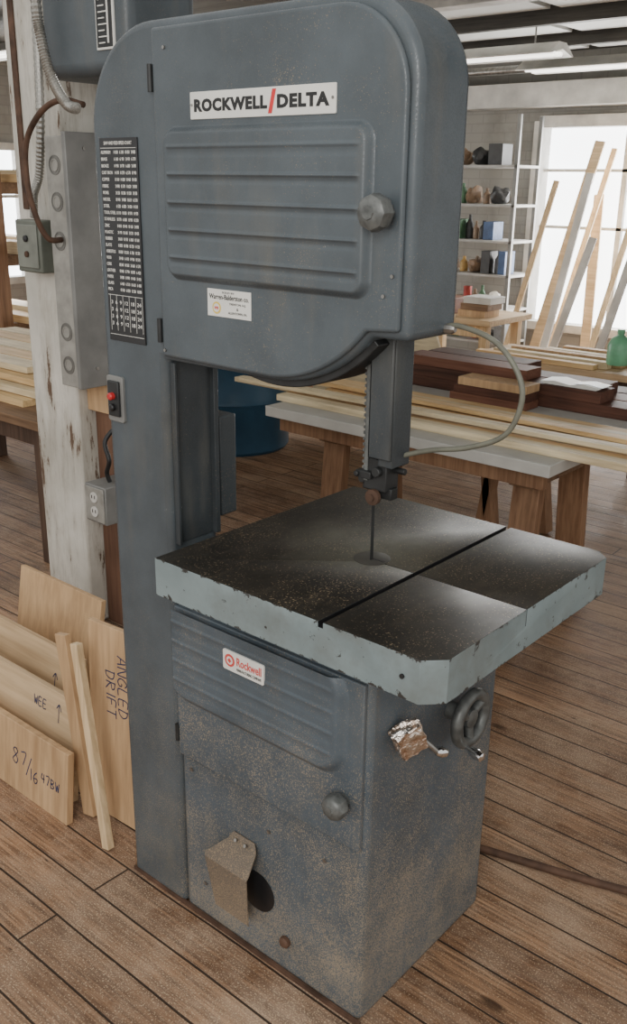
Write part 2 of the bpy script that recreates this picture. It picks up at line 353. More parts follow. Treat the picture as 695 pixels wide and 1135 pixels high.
struct(box('trim_2',-6,3.5,3.6,3.72,2.50,2.62,M_wpaint))
for i,y in enumerate((4.5,5.4)): struct(box('trim_%d'%(i+3),-6,3.5,y,y+.06,2.51,2.62,M_rafter))
for i,(x0,x1,y0,y1) in enumerate(((-2.9,-1.75,4.60,5.36),(-1.68,-.5,4.60,5.36),(-2.6,-1.45,3.76,4.46),(-1.38,-.3,3.76,4.46),(-3.2,-2.0,5.5,6.15),(-1.92,-.9,5.5,6.15))):
    struct(box('trim_%d'%(i+5),x0,x1,y0,y1,2.585,2.6195,M_panel))
def lamp(x0,x1,y,group='fluorescent ceiling lamps'):
    e=thing('ceiling_lamp','long white fluorescent strip lamp under the ceiling','lamp',((x0+x1)/2,y,2.42),group)
    prism('lamp_housing',[(y-.16,2.40),(y-.05,2.47),(y+.05,2.47),(y+.16,2.40),(y+.15,2.395),(y,2.43),(y-.15,2.395)],x0,x1,M_wpaint,e,plane='yz',bevel=0)
    for dy in (-.05,.05): cyl('lamp_tube',(x0+.03,y+dy,2.41),(x1-.03,y+dy,2.41),.016,M_tube,e,seg=12)
    for x in (x0+.2,x1-.2): cyl('hanging_rod',(x,y,2.46),(x,y,2.583),.006,M_steel,e,seg=8)
lamp(-3.2,-1.6,4.95); lamp(-5.2,-3.6,2.9); lamp(-2.3,-1.2,5.75)
tube('ceiling_pipe',[(-4,5.9,2.44),(2,5.9,2.44)],.03,M_steel,label='grey metal pipe running under the ceiling',cat='pipe',smooth_n=0)
# ------------------------------------------------------------------ BANDSAW
S=thing('bandsaw','large dusty grey vertical bandsaw standing on plank floor','machine',(.35,.2,0))
R0=.285; CX,CZ=.455,1.562; ZT=1.858
def sawoutline(ins):
    xr=.743-ins; zt=ZT-ins
    a_s=math.degrees(math.asin((1.373+ins-CZ)/(R0-ins)))
    pts=arc(xr-.125,zt-.125,.125,0,90,14)
    return pts,xr,zt,a_s
pts,xr,zt,a_s=sawoutline(0)
ol=pts+arc(.170,ZT-.170,.170,90,180,14)+[(0,0),(.183,0),(.183,1.277)]+arc(CX,CZ,R0,-92,a_s,18)+[(xr,1.373)]
prism('frame',ol,0,.132,M_saw,S,bevel=.014,seg=4,label='grey enamelled column and upper wheel housing')
pts,xr,zt,a_s=sawoutline(.015)
ol=pts+[(.190,zt),(.190,1.287)]+arc(CX,CZ,R0-.008,-92,a_s,18)+[(xr,1.388)]
D=prism('upper_door',ol,-.010,.002,M_saw,S,bevel=.006,seg=4,label='grey hinged upper wheel door')
def louv(x0,x1,z0,z1,h,ribs,rr=.012,edge=.012,opentop=False):
    def fn(x,z):
        dx=min(x-x0,x1-x); dz=(z-z0) if opentop else min(z-z0,z1-z)
        q=rr+edge
        if dx<q and dz<q: d=q-math.hypot(q-dx,q-dz)
        else: d=min(dx,dz)
        m=sstep(d/edge); y=h*m
        mi=sstep((d-edge-.002)/.010)
        for zr,hr,wr in ribs:
            t=(z-zr)/wr
            if abs(t)<1: y+=hr*mi*(math.cos(t*math.pi)*.5+.5)
            elif -3.5<t<=-1: y-=hr*.45*mi*math.sin((-t-1)/2.5*math.pi)
        return y
    return fn
ribs=[(1.472+.046*i,.0036,.0044) for i in range(0,4)]+[(1.654,.0020,.005)]
heightpanel('embossed_louver',.217,.676,1.430,1.688,-.0098,louv(.217,.676,1.430,1.688,.014,ribs,.016,.014),M_saw,D,190,200)
def knob(x,z,y0,parent,r=.027):
    return lathe('door_knob',[(r*.55,0),(r*.55,.012),(r*.90,.015),(r,.020),(r,.034),(r*.92,.040),(r*.7,.044),(r*.4,.046),(r*.36,.048)],M_knob,parent,(x,y0,z),(0,-1,0),seg=8,label='grey multi-sided knob')
knob(.700,1.560,-.010,D)
for z in (1.765,1.335):
    cyl('hinge',(.186,-.010,z-.022),(.186,-.010,z+.022),.005,M_dark,D,seg=12)
for x,z in ((.225,1.81),(.70,1.44),(.715,1.47),(.20,1.30)): cyl('screw_head',(x,-.010,z),(x,-.013,z),.003,M_steel,D,seg=10)
P=prism('name_plate',rrect(.288,.602,1.696,1.738,.002),-.0125,-.0095,M_white,S,bevel=.0006,label='white rectangular name plate with black lettering')
text('lettering','ROCKWELL',.298,.464,1.7070,1.7270,-.0126,M_ink,P,bold=.055,spacing=1.12)
text('red_slash','/',.466,.483,1.700,1.735,-.0126,M_red,P,bold=.06)
text('lettering','DELTA',.485,.590,1.7070,1.7270,-.0126,M_ink,P,bold=.055,spacing=1.12)
for x in (.2925,.5965): cyl('rivet',(x,-.0125,1.718),(x,-.0140,1.718),.0022,M_steel,P,seg=8)
P=box('dealer_sticker',.318,.424,-.0112,-.0098,1.376,1.423,M_white,S,bevel=.0004,label='small silver-white dealer sticker')
text('lettering','SOLD BY',.355,.385,1.4165,1.4195,-.0113,M_ink,P)
text('lettering','Warren-Balderston co.',.323,.419,1.406,1.4145,-.0113,M_ink,P,bold=.01)
for i,t in enumerate(('TRENTON, N.J.','&','ALLENTOWN, PA.')):
    w=(.040,.004,.045)[i]; text('lettering',t,.392-w/2,.392+w/2,1.397-.0075*i,1.4015-.0075*i,-.0113,M_ink,P)
cyl('emblem',(.341,-.0112,1.391),(.341,-.0117,1.391),.0105,M_yel,P,seg=20)
cyl('emblem_centre',(.341,-.0112,1.391),(.341,-.0120,1.391),.0075,M_white,P,seg=20)
text('lettering','WB',.336,.346,1.3885,1.3935,-.0121,M_redtxt,P,bold=.03)
# speed chart
P=box('speed_chart',.026,.134,-.003,.001,1.300,1.672,M_black,S,bevel=.0006,label='black metal speed chart with fine white print')
text('lettering','SAW AND FEED SPEED CHART',.040,.120,1.660,1.666,-.0031,M_white,P)
mats=['ALUMINUM','BRASS','BRONZE','CAST IRON','COPPER','FIBRE','MONEL','NICKEL','STEEL','TOOL STEEL','STAINLESS','ZINC','PLASTIC','RUBBER','SLATE','ASBESTOS','WOOD','CORK','LEATHER','PAPER','GLASS','MICA']
random.seed(3)
for blk in range(22):
    z=1.650-.0118*blk
    text('lettering',mats[blk],.030,.030+.0035*len(mats[blk]),z-.0058,z,-.0031,M_white,P)
    for c0 in range(4):
        text('lettering',str(random.choice((10,14,18,24,6,8)))+' '+str(random.randrange(80,999,10)),.068+.0165*c0,.080+.0165*c0,z-.0058,z,-.0031,M_white,P)
for z in (1.654,1.388,1.312): box('chart_line',.029,.131,-.0034,-.003,z,z+.0008,M_white,P,bevel=0)
for i in range(6): box('chart_line',.034+.019*i,.0346+.019*i,-.0034,-.003,1.320,1.388,M_white,P,bevel=0)
for r in range(4):
    text('lettering','3  6  9  12  18  24',.037,.126,1.371-.0135*r,1.378-.0135*r,-.0031,M_white,P)
# switch
P=prism('switch_plate',rrect(.010,.060,1.134,1.228,.006),-.006,.001,M_box,S,bevel=.001,label='grey switch plate with red and black buttons')
box('switch_body',.018,.052,-.012,-.005,1.146,1.218,M_dark,P,bevel=.002)
lathe('red_button',[(.0075,0),(.0075,.008),(.005,.011)],M_red,P,(.035,-.012,1.188),(0,-1,0),14)
lathe('black_button',[(.0075,0),(.0075,.006),(.005,.008)],M_black,P,(.035,-.012,1.165),(0,-1,0),14)
# blade guard on column
bm=bmesh.new()
for a in ((.1832,.1855,.012,.126,.90,1.272),(.1832,.197,.012,.018,.90,1.272),(.1832,.197,.114,.126,.90,1.272)): addbox(bm,*a)
frombm('column_guard',bm,M_post_dark,S,bevel=.002,label='dark recessed blade channel on the column')
box('rear_bracket',.12,.19,.134,.182,.93,1.145,M_post_dark,S,bevel=.004)
pp=arc(CX,CZ,R0+.012,-115,a_s-3,18)+arc(CX,CZ,R0-.02,a_s-3,-115,18)
prism('housing_lip',pp,.02,.120,M_dark,S,bevel=.002)
# base
box('base',.1835,.696,.003,.46,.0,.815,M_saw_low,S,bevel=.016,seg=3,label='dusty grey cabinet base')
prism('plinth_seam',[(.0,.0),(.70,.0),(.70,.010),(.0,.010)],-.003,.0035,M_rust,S,bevel=0)
LD=prism('lower_door',[(.190,.418),(.688,.418),(.688,.772),(.190,.772)],-.006,.004,M_saw_low,S,bevel=.0025,label='dusty grey lower wheel door')
ribs=[(.612+.044*i,.0018,.007) for i in range(0,4)]
heightpanel('embossed_louver',.197,.655,.556,.770,-.0058,louv(.160,.655,.556,.800,.015,ribs,.045,.022),M_saw_low,LD,150,120)
knob(.650,.520,-.006,LD,.025)
for z in (.72,.47): cyl('hinge',(.188,-.007,z-.02),(.188,-.007,z+.02),.005,M_dark,LD,seg=12)
P=prism('maker_sticker',rrect(.352,.462,.694,.737,.004),-.0240,-.0200,M_white,S,bevel=.0004,label='white sticker with red logo and lettering')
SY=-.0240
lathe('logo_disc',[(.0135,0),(.0135,.0005)],M_redtxt,P,(.371,SY,.7165),(0,-1,0),24)
lathe('logo_ring',[(.0085,0),(.0085,.0009)],M_white,P,(.371,SY,.7165),(0,-1,0),20)
lathe('logo_core',[(.0055,0),(.0055,.0013)],M_redtxt,P,(.371,SY,.7165),(0,-1,0),4)
text('lettering','Rockwell',.390,.456,.711,.729,SY-.0001,M_redtxt,P,bold=.02)
text('lettering','MANUFACTURING COMPANY',.390,.456,.700,.706,SY-.0001,M_ink,P)
# opening and flap
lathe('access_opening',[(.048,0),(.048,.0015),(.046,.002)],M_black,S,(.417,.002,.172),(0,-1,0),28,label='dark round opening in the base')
def flapmesh():
    rows=[((.350,.412),-.001,.292),((.342,.424),-.010,.277),((.308,.436),-.046,.246),((.310,.434),-.050,.238),((.326,.424),-.036,.108),((.328,.422),-.030,.102)]
    bm=bmesh.new(); F=[];K=[]
    for (a,c),y,z in rows:
        F.append([bm.verts.new((a,y,z)),bm.verts.new((c,y,z))]); K.append([bm.verts.new((a,y+.0022,z-.001)),bm.verts.new((c,y+.0022,z-.001))])
    for i in range(len(rows)-1):
        bm.faces.new((F[i][0],F[i][1],F[i+1][1],F[i+1][0])); bm.faces.new((K[i][1],K[i][0],K[i+1][0],K[i+1][1]))
        bm.faces.new((F[i][0],F[i+1][0],K[i+1][0],K[i][0])); bm.faces.new((F[i][1],K[i][1],K[i+1][1],F[i+1][1]))
    bm.faces.new((F[0][0],K[0][0],K[0][1],F[0][1])); bm.faces.new((F[-1][0],F[-1][1],K[-1][1],K[-1][0]))
    return bm
M_flap=enamel('sawdust_covered_flap',(.13,.105,.08),1.5,.6,(.38,.27,.16))
F=frombm('chute_flap',flapmesh(),M_flap,S,smooth=25,label='bent sheet metal flap covered in sawdust')
for x in (.368,.396): cyl('screw_head',(x,-.010,.283),(x,-.015,.286),.0035,M_steel,F,seg=10)
lathe('base_bolt',[(.013,0),(.013,.008),(.009,.012),(.004,.013)],M_rust,S,(.500,.001,.090),(0,-1,0),8)
for x,z in ((.255,.10),(.60,.35),(.22,.385),(.45,.34)): cyl('screw_head',(x,.003,z),(x,-.0005,z),.0045,M_steel,S,seg=10)
# trunnion + table
prism('trunnion',[(.40,.80),(.80,.80),(.84,.85),(.86,.879),(.38,.879)],.02,.34,M_saw_low,S,bevel=.006)
TX0,TX1,TY0,TY1,TZ=.306,.920,-.146,.440,.951
T=prism('table',[(TX0,TY0),(TX1-.030,TY0),(TX1,TY0+.030),(TX1,TY1-.025),(TX1-.025,TY1),(TX0,TY1)],TZ-.073,TZ,[M_apron,M_top],S,plane='xy',bevel=0,label='cast-iron saw table with chipped blue-grey painted edge')
def cutter(*a):
    bm=bmesh.new(); addbox(bm,*a); me=bpy.data.meshes.new('cut'); bm.to_mesh(me); bm.free()
    me.transform(Matrix.Translation(-S.location)); o=bpy.data.objects.new('cut',me); COL.objects.link(o); o.location=S.location; return o
boolcut(T,[cutter(.696,.706,-.3,.6,TZ-.010,TZ+.1),cutter(.62,1.0,.1138,.1152,TZ-.03,TZ+.1)])
me=T.data
if len(me.materials)<3: me.materials.append(M_black)
for p in me.polygons:
    c=p.center+S.location
    if p.normal.z>.9 and abs(c.z-TZ)<.001: p.material_index=1
    elif abs(c.z-TZ)<.0305 and (.69<c.x<.712 and TY0+.001<c.y<TY1-.001 and abs(p.normal.y)<.5 or (abs(c.y-.1145)<.002)): p.material_index=2
    else: p.material_index=0
mm=T.modifiers.new('bevel','BEVEL'); mm.width=.003; mm.segments=2; mm.limit_method='ANGLE'; mm.angle_limit=rad(40); mm.material=-1
lathe('table_insert',[(.034,-.002),(.034,.0005),(.033,.0008)],plain('insert_iron',(.07,.067,.058),.42,.3),T,(.600,.120,TZ),(0,0,1),40,label='round steel throat insert')
box('insert_slot',.598,.628,.117,.122,TZ+.0006,TZ+.0012,M_black,T,bevel=0)
cyl('edge_bolt',(.86,TY0+.002,.915),(.86,TY0-.003,.915),.004,M_dark,T,seg=10)
# guide post etc.
bm=bmesh.new(); addbox(bm,.634,.680,.050,.056,1.165,1.40); addbox(bm,.634,.639,.050,.108,1.165,1.40); addbox(bm,.650,.680,.058,.108,1.150,1.40)
frombm('guide_post',bm,M_post_dark,S,bevel=.002,label='grimy dark upper guide post with channel')
bm=bmesh.new(); addbox(bm,.620,.628,.060,.066,1.12,1.38)
for i in range(22): addbox(bm,.6165,.621,.060,.066,1.13+.010*i,1.135+.010*i)
frombm('toothed_rack',bm,M_knob,S,smooth=0,label='steel toothed height rack')
bm=bmesh.new(); addbox(bm,.6028,.6038,.110,.118,.90,1.42)
frombm('saw_blade',bm,M_dark,S,smooth=0,label='thin dark bandsaw blade')
bm=bmesh.new()
addbox(bm,.620,.666,.062,.098,1.105,1.160); addbox(bm,.594,.622,.092,.108,1.092,1.104); addbox(bm,.645,.672,.070,.090,1.090,1.110)
addbox(bm,.608,.640,.052,.066,1.125,1.138)
addcyl(bm,(.594,.088,1.110),(.594,.118,1.110),.008); addcyl(bm,(.650,.052,1.140),(.650,.062,1.140),.009,8); addcyl(bm,(.66,.09,1.14),(.686,.09,1.14),.006,8); addcyl(bm,(.612,.047,1.132),(.612,.054,1.132),.005,8)
frombm('blade_guide',bm,M_dark,S,bevel=.0015,label='dark steel blade guide block')
lathe('guide_bearing',[(.014,0),(.014,.008),(.006,.009),(.006,.012)],M_rust,S,(.643,.062,1.094),(0,-1,0),24)
tube('air_hose',[(.735,.10,1.385),(.765,.10,1.392),(.83,.10,1.376),(.873,.10,1.335),(.885,.10,1.290),(.862,.10,1.235),(.80,.10,1.203),(.73,.10,1.185),(.68,.095,1.168),(.645,.085,1.150)],.0044,M_hose,S,label='thin grey-green air hose')
lathe('hose_fitting',[(.008,0),(.008,.012),(.005,.018)],M_steel,S,(.742,.10,1.386),(1,0,0),8)
# handwheel on the side of the base
M_hw=plain('handwheel_grey',(.10,.105,.10),.45,.3,.4,40)
lathe('handwheel_shaft',[(.018,0),(.018,.035),(.020,.037),(.020,.060),(.010,.063)],M_hw,S,(.69,.270,.606),(1,0,0),16)
HC=Vector((.745,.270,.606))
bm=bmesh.new()
ringn=36; tr=.0125; RR=.051; rings=[]
for i in range(ringn):
    a=2*math.pi*i/ringn; c=Vector((0,math.cos(a),math.sin(a)))
    rings.append([bm.verts.new(HC+c*(RR+tr*math.cos(2*math.pi*j/10))+Vector((1,0,0))*tr*math.sin(2*math.pi*j/10)) for j in range(10)])
for i in range(ringn):
    A,B=rings[i],rings[(i+1)%ringn]
    for j in range(10): bm.faces.new((A[j],A[(j+1)%10],B[(j+1)%10],B[j]))
for k in range(3):
    a=rad(30+120*k); addcyl(bm,HC+Vector((-.006,0,0)),HC+Vector((0,math.cos(a)*RR,math.sin(a)*RR)),.010,10)
HW=frombm('handwheel',bm,M_hw,S,smooth=60,label='worn grey three-spoke tilt handwheel')
lathe('crank_handle',[(.005,0),(.005,.010),(.009,.016),(.0115,.028),(.009,.042),(.003,.046)],M_chrome,HW,(.752,.245,.556),(1,-.15,-.1),16,label='polished crank handle')
tube('lock_lever',[(.690,.115,.640),(.725,.125,.622),(.748,.150,.588)],.0055,M_steel,S)
lathe('lever_knob',[(.003,0),(.009,.006),(.011,.016),(.008,.027),(.002,.030)],M_chrome,S,(.744,.146,.592),(.35,.7,-.35),16,label='polished lever knob')
bm=bmesh.new(); r=bmesh.ops.create_cube(bm,size=2); bmesh.ops.subdivide_edges(bm,edges=bm.edges[:],cuts=9,use_grid_fill=True)
for v in bm.verts:
    p=v.co.copy()
    q=p*(1-.08*(abs(p.x*p.y*p.z)))+Vector((mn.noise(p*1.8),mn.noise(p*1.8+Vector((5,1,2))),mn.noise(p*1.8+Vector((1,7,3)))))*.2+Vector((mn.noise(p*6),mn.noise(p*6+Vector((5,1,2))),0))*.07
    v.co=Vector((q.x*.016,q.y*.028,q.z*.033))
frombm('foil_wrapped_lever',bm,M_foil,S,Matrix.Translation((.722,.090,.636))@Matrix.Rotation(rad(28),4,'X')@Matrix.Rotation(rad(-25),4,'Z'),smooth=12,label='crumpled shiny foil wrapping')
lathe('pivot_casting',[(.05,0),(.05,.05),(.035,.055),(.035,.09)],M_saw_low,S,(.60,.16,.76),(1,0,.15),20)
# ------------------------------------------------------------------ wall post and electrics
PO=thing('timber_post','thick square post with flaking white paint','post',(-1.3,.9,0))
box('post_body',-1.44,-1.175,.76,1.05,0,2.62,M_post,PO,bevel=.008)
box('rust_strip',-1.40,-1.37,.753,.7595,1.5,2.6,M_rust,PO,bevel=.002)
box('upright_board',-1.1735,-1.04,.83,.95,0,.83,M_redwood,bevel=.004,label='reddish brown upright board beside the post',cat='board')
box('backing_board',-1.1735,-.935,.80,.88,.8305,.935,M_ply,bevel=.002,label='brown plywood board below the electrical panel',cat='board')
EP=thing('electrical_panel','tall grey electrical enclosure with round knockouts','electrical box',(-1.1,.9,.94))
box('enclosure',-1.158,-1.060,.69,1.18,.937,1.725,M_box2,EP,bevel=.003)
box('enclosure_cover',-1.0595,-1.040,.683,1.19,.936,1.737,M_box,EP,bevel=.003,label='flat grey cover')
for z,x in ((1.64,-1.110),(1.53,-1.110),(1.41,-1.110),(1.12,-1.110),(1.01,-1.110)):
    lathe('knockout',[(.030,0),(.030,.002),(.027,.002),(.027,.0008)],M_ko,EP,(x,.690,z),(0,-1,0),24)
    lathe('knockout',[(.019,0),(.019,.0026),(.016,.0026),(.016,.001)],M_box2,EP,(x,.690,z),(0,-1,0),20)
for z in (1.69,1.0): cyl('cover_screw',(-1.040,.752,z),(-1.036,.752,z),.006,M_steel,EP,seg=8)
tube('cable',[(-.85,.62,1.80),(-.95,.61,1.815),(-1.04,.60,1.78),(-1.12,.60,1.70),(-1.13,.60,1.58),(-1.11,.61,1.48),(-1.10,.64,1.42),(-1.098,.688,1.415)],.009,M_rust,EP,label='brown cable looping into the enclosure')
TB=thing('starter_box','grey rounded electrical starter box with dial plate','electrical box',(-.8,.8,1.87))
box('box_body',-1.01,-.62,.60,.86,1.87,2.30,M_saw,TB,bevel=.035,seg=4)
P=box('dial_plate',-.74,-.665,.594,.601,1.93,2.10,M_white,TB,bevel=.001,label='white scale plate')
box('plate_border',-.735,-.670,.5925,.5945,1.936,2.094,M_dark,P,bevel=.0005)
for i in range(9): box('scale_mark',-.725,-.70+.01*(i%2),.5905,.5925,1.945+.015*i,1.948+.015*i,M_white,P,bevel=0)
box('plate_pointer',-.688,-.683,.590,.5925,1.945,2.08,M_white,P,bevel=0)
box('mounting_bracket',-1.1745,-.70,.862,.90,1.95,2.20,M_rust,TB,bevel=.003)
SB=thing('wall_switch','plain grey-green switch box mounted on the white post','switch',(-1.29,.7,1.30))
box('switch_case',-1.362,-1.222,.69,.7525,1.30,1.47,plain('switch_green',(.13,.14,.115),.5),SB,bevel=.006)
box('switch_cover',-1.350,-1.234,.684,.690,1.315,1.455,plain('switch_green2',(.19,.20,.17),.5),SB,bevel=.003)
lathe('push_button',[(.011,0),(.011,.006),(.007,.008)],M_black,SB,(-1.292,.684,1.41),(0,-1,0),14)
lathe('push_button',[(.010,0),(.010,.006),(.006,.008)],M_rust,SB,(-1.292,.684,1.36),(0,-1,0),14,label='dull brown button')
OB=thing('power_outlet','grey metal box with duplex outlet','outlet',(-1.02,.8,.47))
box('outlet_case',-1.085,-.970,.70,.828,.465,.602,M_box,OB,bevel=.004)
P=box('outlet_plate',-1.079,-.977,.695,.700,.472,.595,M_box2,OB,bevel=.002)
for z in (.560,.508):
    lathe('socket',[(.019,0),(.019,.003)],M_wpaint,P,(-1.028,.695,z),(0,-1,0),18)
    for dx in (-.008,.008): box('slot',-1.028+dx-.0015,-1.028+dx+.0015,.6905,.692,z-.004,z+.008,M_ink,P,bevel=0)
tube('conduit',[(-.98,.56,2.60),(-.96,.56,2.10),(-.945,.56,1.97),(-.91,.56,1.87),(-.85,.56,1.80),(-.80,.56,1.785)],.013,M_cond,ribs=1,smooth_n=26,label='ribbed flexible metal conduit beside the post',cat='conduit',group='electrical conduits')
tube('conduit',[(-1.19,.72,2.60),(-1.195,.72,2.1),(-1.21,.72,1.8),(-1.24,.72,1.62),(-1.28,.72,1.55),(-1.29,.72,1.475)],.012,M_cond,ribs=1,smooth_n=26,label='ribbed conduit entering the wall switch',cat='conduit',group='electrical conduits')
tube('cable',[(-1.0,.785,.80),(-1.02,.75,.75),(-.99,.74,.69),(-1.02,.75,.64),(-1.02,.76,.604)],.008,M_ink,label='black cord above the power outlet',cat='cable')
# ------------------------------------------------------------------ leaning boards
random.seed(4)
def leaner(name,w,h,t,x,y,tilt_back,tilt_side,mat,label,txts=(),group='offcut boards leaning by the saw',cat='board'):
    M=Matrix.Translation((x,y,0))@Matrix.Rotation(rad(-tilt_back),4,'X')@Matrix.Rotation(rad(tilt_side),4,'Y')
    o=thing(name,label,cat,(x+w/2,y,0),group) if txts else None
    b2=box('panel' if txts else name,0,w,0,t,0,h,mat,o,bevel=.0015,M=M,**({} if txts else dict(label=label,cat=cat,group=group)))
    for body,x0,z0,hh,rot,slope in txts:
        M2=M@Matrix.Translation((x0,0,z0))@Matrix.Rotation(rad(rot),4,'Y')
        handwrite('lettering',body,0,0,hh,o,M2,slope=slope)
    return o or b2
leaner('plywood_board',.42,.42,.018,-1.0,.30,10,0,M_ply,'plain tan plywood board leaning behind others')
leaner('plywood_board',.56,.33,.018,-1.02,.15,10,0,M_ply2,'tan plywood board marked with an arrow',[('^',.43,.20,.05,0,0)])
leaner('plywood_board',.60,.29,.018,-.93,.055,8,0,M_ply2,'pale plywood board marked with an arrow and letters',[('^',.505,.205,.050,0,0),('WEE',.405,.222,.026,0,0)])
leaner('plywood_board',.56,.205,.020,-.82,-.015,6,0,M_ply,'pale plywood offcut with handwritten measurements',[('8',.312,.085,.046,0,0),('7',.352,.092,.038,0,0),('/',.374,.075,.048,0,0),('16',.392,.062,.034,0,0),('47BW',.446,.080,.026,0,0)])
leaner('plywood_board',.215,.54,.016,-.272,.085,4,-3,M_ply,'tan board with handwritten words running down',[('ANGLED',.118,.47,.036,90,0),('DRIFT',.070,.42,.036,90,0)])
leaner('wooden_batten',.045,.50,.018,-.270,.045,3,-12,M_ply,'plywood strip leaning by the boards')
leaner('wooden_batten',.026,.54,.020,-.120,-.008,3,-12,M_pinez,'narrow pale wooden strip leaning by the boards')
# ------------------------------------------------------------------ bench with lumber
B=thing('workbench','long trestle bench with pale grey top','bench',(-.5,2.2,0))
box('bench_top',-1.20,.15,1.74,3.02,.64,.685,M_paper,B,bevel=.003)
box('bench_rail',-1.17,.10,1.80,1.84,.57,.6395,M_oldz,B,bevel=.003)
for x in (-.92,.0):
    for y,s in ((1.87,-1),(2.30,1)):
        M=Matrix.Translation((x,y,0))@Matrix.Rotation(rad(5*s),4,'X')
        box('leg',-.055,.055,-.025,.025,0.003,.635,M_oldz,B,bevel=.003,M=M@Matrix.Translation((0,s*.02,0)))
    box('trestle_beam',x-.05,x+.05,1.83,2.90,.555,.639,M_old,B,bevel=.003)
for x,s in ((-.46,-8),(-.38,8)):
    for y in (2.35,2.85):
        M=Matrix.Translation((x,y,.62))@Matrix.Rotation(rad(s),4,'Y')
        box('sawhorse_leg',-.02,.02,-.035,.035,-.62,.015,M_oldz,B,bevel=.002,M=M)
random.seed(11)
y=1.85
for i in range(6):
    w=random.choice((.05,.065,.08)); h=random.choice((.018,.022,.028)); x0=-1.70+random.uniform(-.05,.55); x1=random.uniform(.5,1.3)
    M=Matrix.Translation((x0,y,0))@Matrix.Rotation(rad(random.uniform(-.5,.5)),4,'Z')
    box('lumber_board',0,x1-x0,0,w,.6855,.6855+h,(M_pale,M_pine)[i%2],bevel=.002,M=M,label='long thin pale board lying on the workbench',cat='board',group='pale boards on the workbench')
    y+=w+random.uniform(.020,.03)
for k,(x0,x1,yy,zz,an) in enumerate(((-1.55,.45,1.93,.7145,1.2),(-1.25,1.1,2.13,.7145,-1.3))):
    M=Matrix.Translation((x0,yy,0))@Matrix.Rotation(rad(an),4,'Z')
    box('lumber_board',0,x1-x0,0,.06,zz,zz+.018,(M_pale,M_pine)[k],M=M,bevel=.002,label='thin pale strip lying across other boards',cat='board',group='pale boards on the workbench')
z=.6855
for k,(h,xs) in enumerate(((.05,[(-1.05,.10),(-.95,.06),(-.98,.08)]),(.05,[(-1.0,-.05),(-1.1,-.10)]),(.045,[(-1.05,-.40),(-1.02,-.48)]))):
    y=2.56
    for (a,c) in xs:
        w=.14; box('dark_board',a,c,y,y+w,z,z+h,(M_wal,M_cherry)[(k+int(y*10))%3==0],bevel=.002,label='rough dark walnut board in a stack',cat='board',group='dark hardwood stack on the workbench'); y+=w+.012
    z+=h+.0006
for i in range(3): box('brown_board',-.70+.02*i,-.32,2.42,2.54,.6855+.036*i,.7205+.036*i,(M_cherry,M_wal,M_ply)[i],bevel=.002,label='short brown board stacked on the workbench',cat='board',group='short board pile on the workbench')
z0=.6855+.0506*2+.0004
MG=thing('magazine','open glossy magazine lying on dark boards','magazine',(-.2,2.63,z0))
prism('pages',[(-.32,z0),(-.08,z0),(-.06,z0+.010),(-.13,z0+.018),(-.20,z0+.008),(-.27,z0+.018),(-.34,z0+.010)],2.575,2.69,M_white,MG,bevel=0)
prism('cover',[(-.19,z0+.0115),(-.13,z0+.0185),(-.06,z0+.0105),(-.06,z0+.0112),(-.13,z0+.0195),(-.19,z0+.0125)],2.59,2.67,M_blue,MG,bevel=0)
# barrel
bx,by=-2.66,3.0
BR=thing('blue_barrel','blue plastic drum standing on the floor','barrel',(bx,by,0))
lathe('drum_body',[(.33,0),(.345,.02),(.345,.30),(.355,.32),(.345,.34),(.345,.64),(.355,.66),(.345,.68),(.345,.90),(.33,.93),(.325,.95)],M_blue,BR,(bx,by,0),seg=40)
lathe('drum_rim',[(.315,.935),(.34,.938),(.34,.96),(.315,.963)],M_black,BR,(bx,by,0),seg=40)
lathe('plywood_disc',[(.50,0),(.50,.018)],M_pale,None,(-1.93,3.50,.504),(0,-1,.12),48,label='large pale plywood disc standing on the floor',cat='board')
# far lumber table
def table(name,label,x0,x1,y0,y1,h,mt,ml,leg=.06):
    e=thing(name,label,'table',((x0+x1)/2,(y0+y1)/2,0))
    box('table_top',x0,x1,y0,y1,h-.04,h,mt,e,bevel=.003)
    for x in (x0+.05,x1-.05-leg):
        for y in (y0+.05,y1-.05-leg): box('leg',x,x+leg,y,y+leg,0,h-.0405,ml,e,bevel=.003)
    box('apron',x0+.06,x1-.06,y0+.055,y0+.08,h-.13,h-.041,ml,e,bevel=.002)
    return e
table('lumber_table','rough dark-legged table carrying stacked boards',-3.6,-1.72,.95,1.9,.66,M_old,M_dkz,.08)
random.seed(5)
for k in range(4):
    y=1.06+.05*k
    for i in range(5):
        w=random.uniform(.12,.15)
        box('stacked_board',-3.5+random.uniform(-.2,.2),-1.76-random.uniform(0,.3)-.08*k,y,y+w,.6605+.034*k,.6605+.034*k+.03,(M_pine,M_pale)[(i+k)%2],bevel=.002,label='long pale board in a loose stack on the table',cat='board',group='stacked boards on the lumber table'); y+=w+.012
e=thing('lumber_rack','wooden rack with upright posts holding boards','rack',(-4.2,2.6,0))
for x in (-4.9,-4.2,-3.5):
    box('upright',x,x+.08,2.3,2.38,0,1.9,M_oldz,e); box('upright',x,x+.08,3.0,3.08,0,1.9,M_oldz,e)
    for z in (.6,1.05,1.5): box('arm',x,x+.06,2.385,2.995,z,z+.07,M_old,e)
for i,z in enumerate((.672,1.122,1.572)):
    for j in range(3): box('rack_board',-5.2,-3.25,2.45+.17*j,2.60+.17*j,z,z+.05+.03*((i+j)%2),(M_pine,M_pale)[(i+j)%2],bevel=.002,label='long pale board lying on the rack',cat='board',group='boards on the lumber rack')
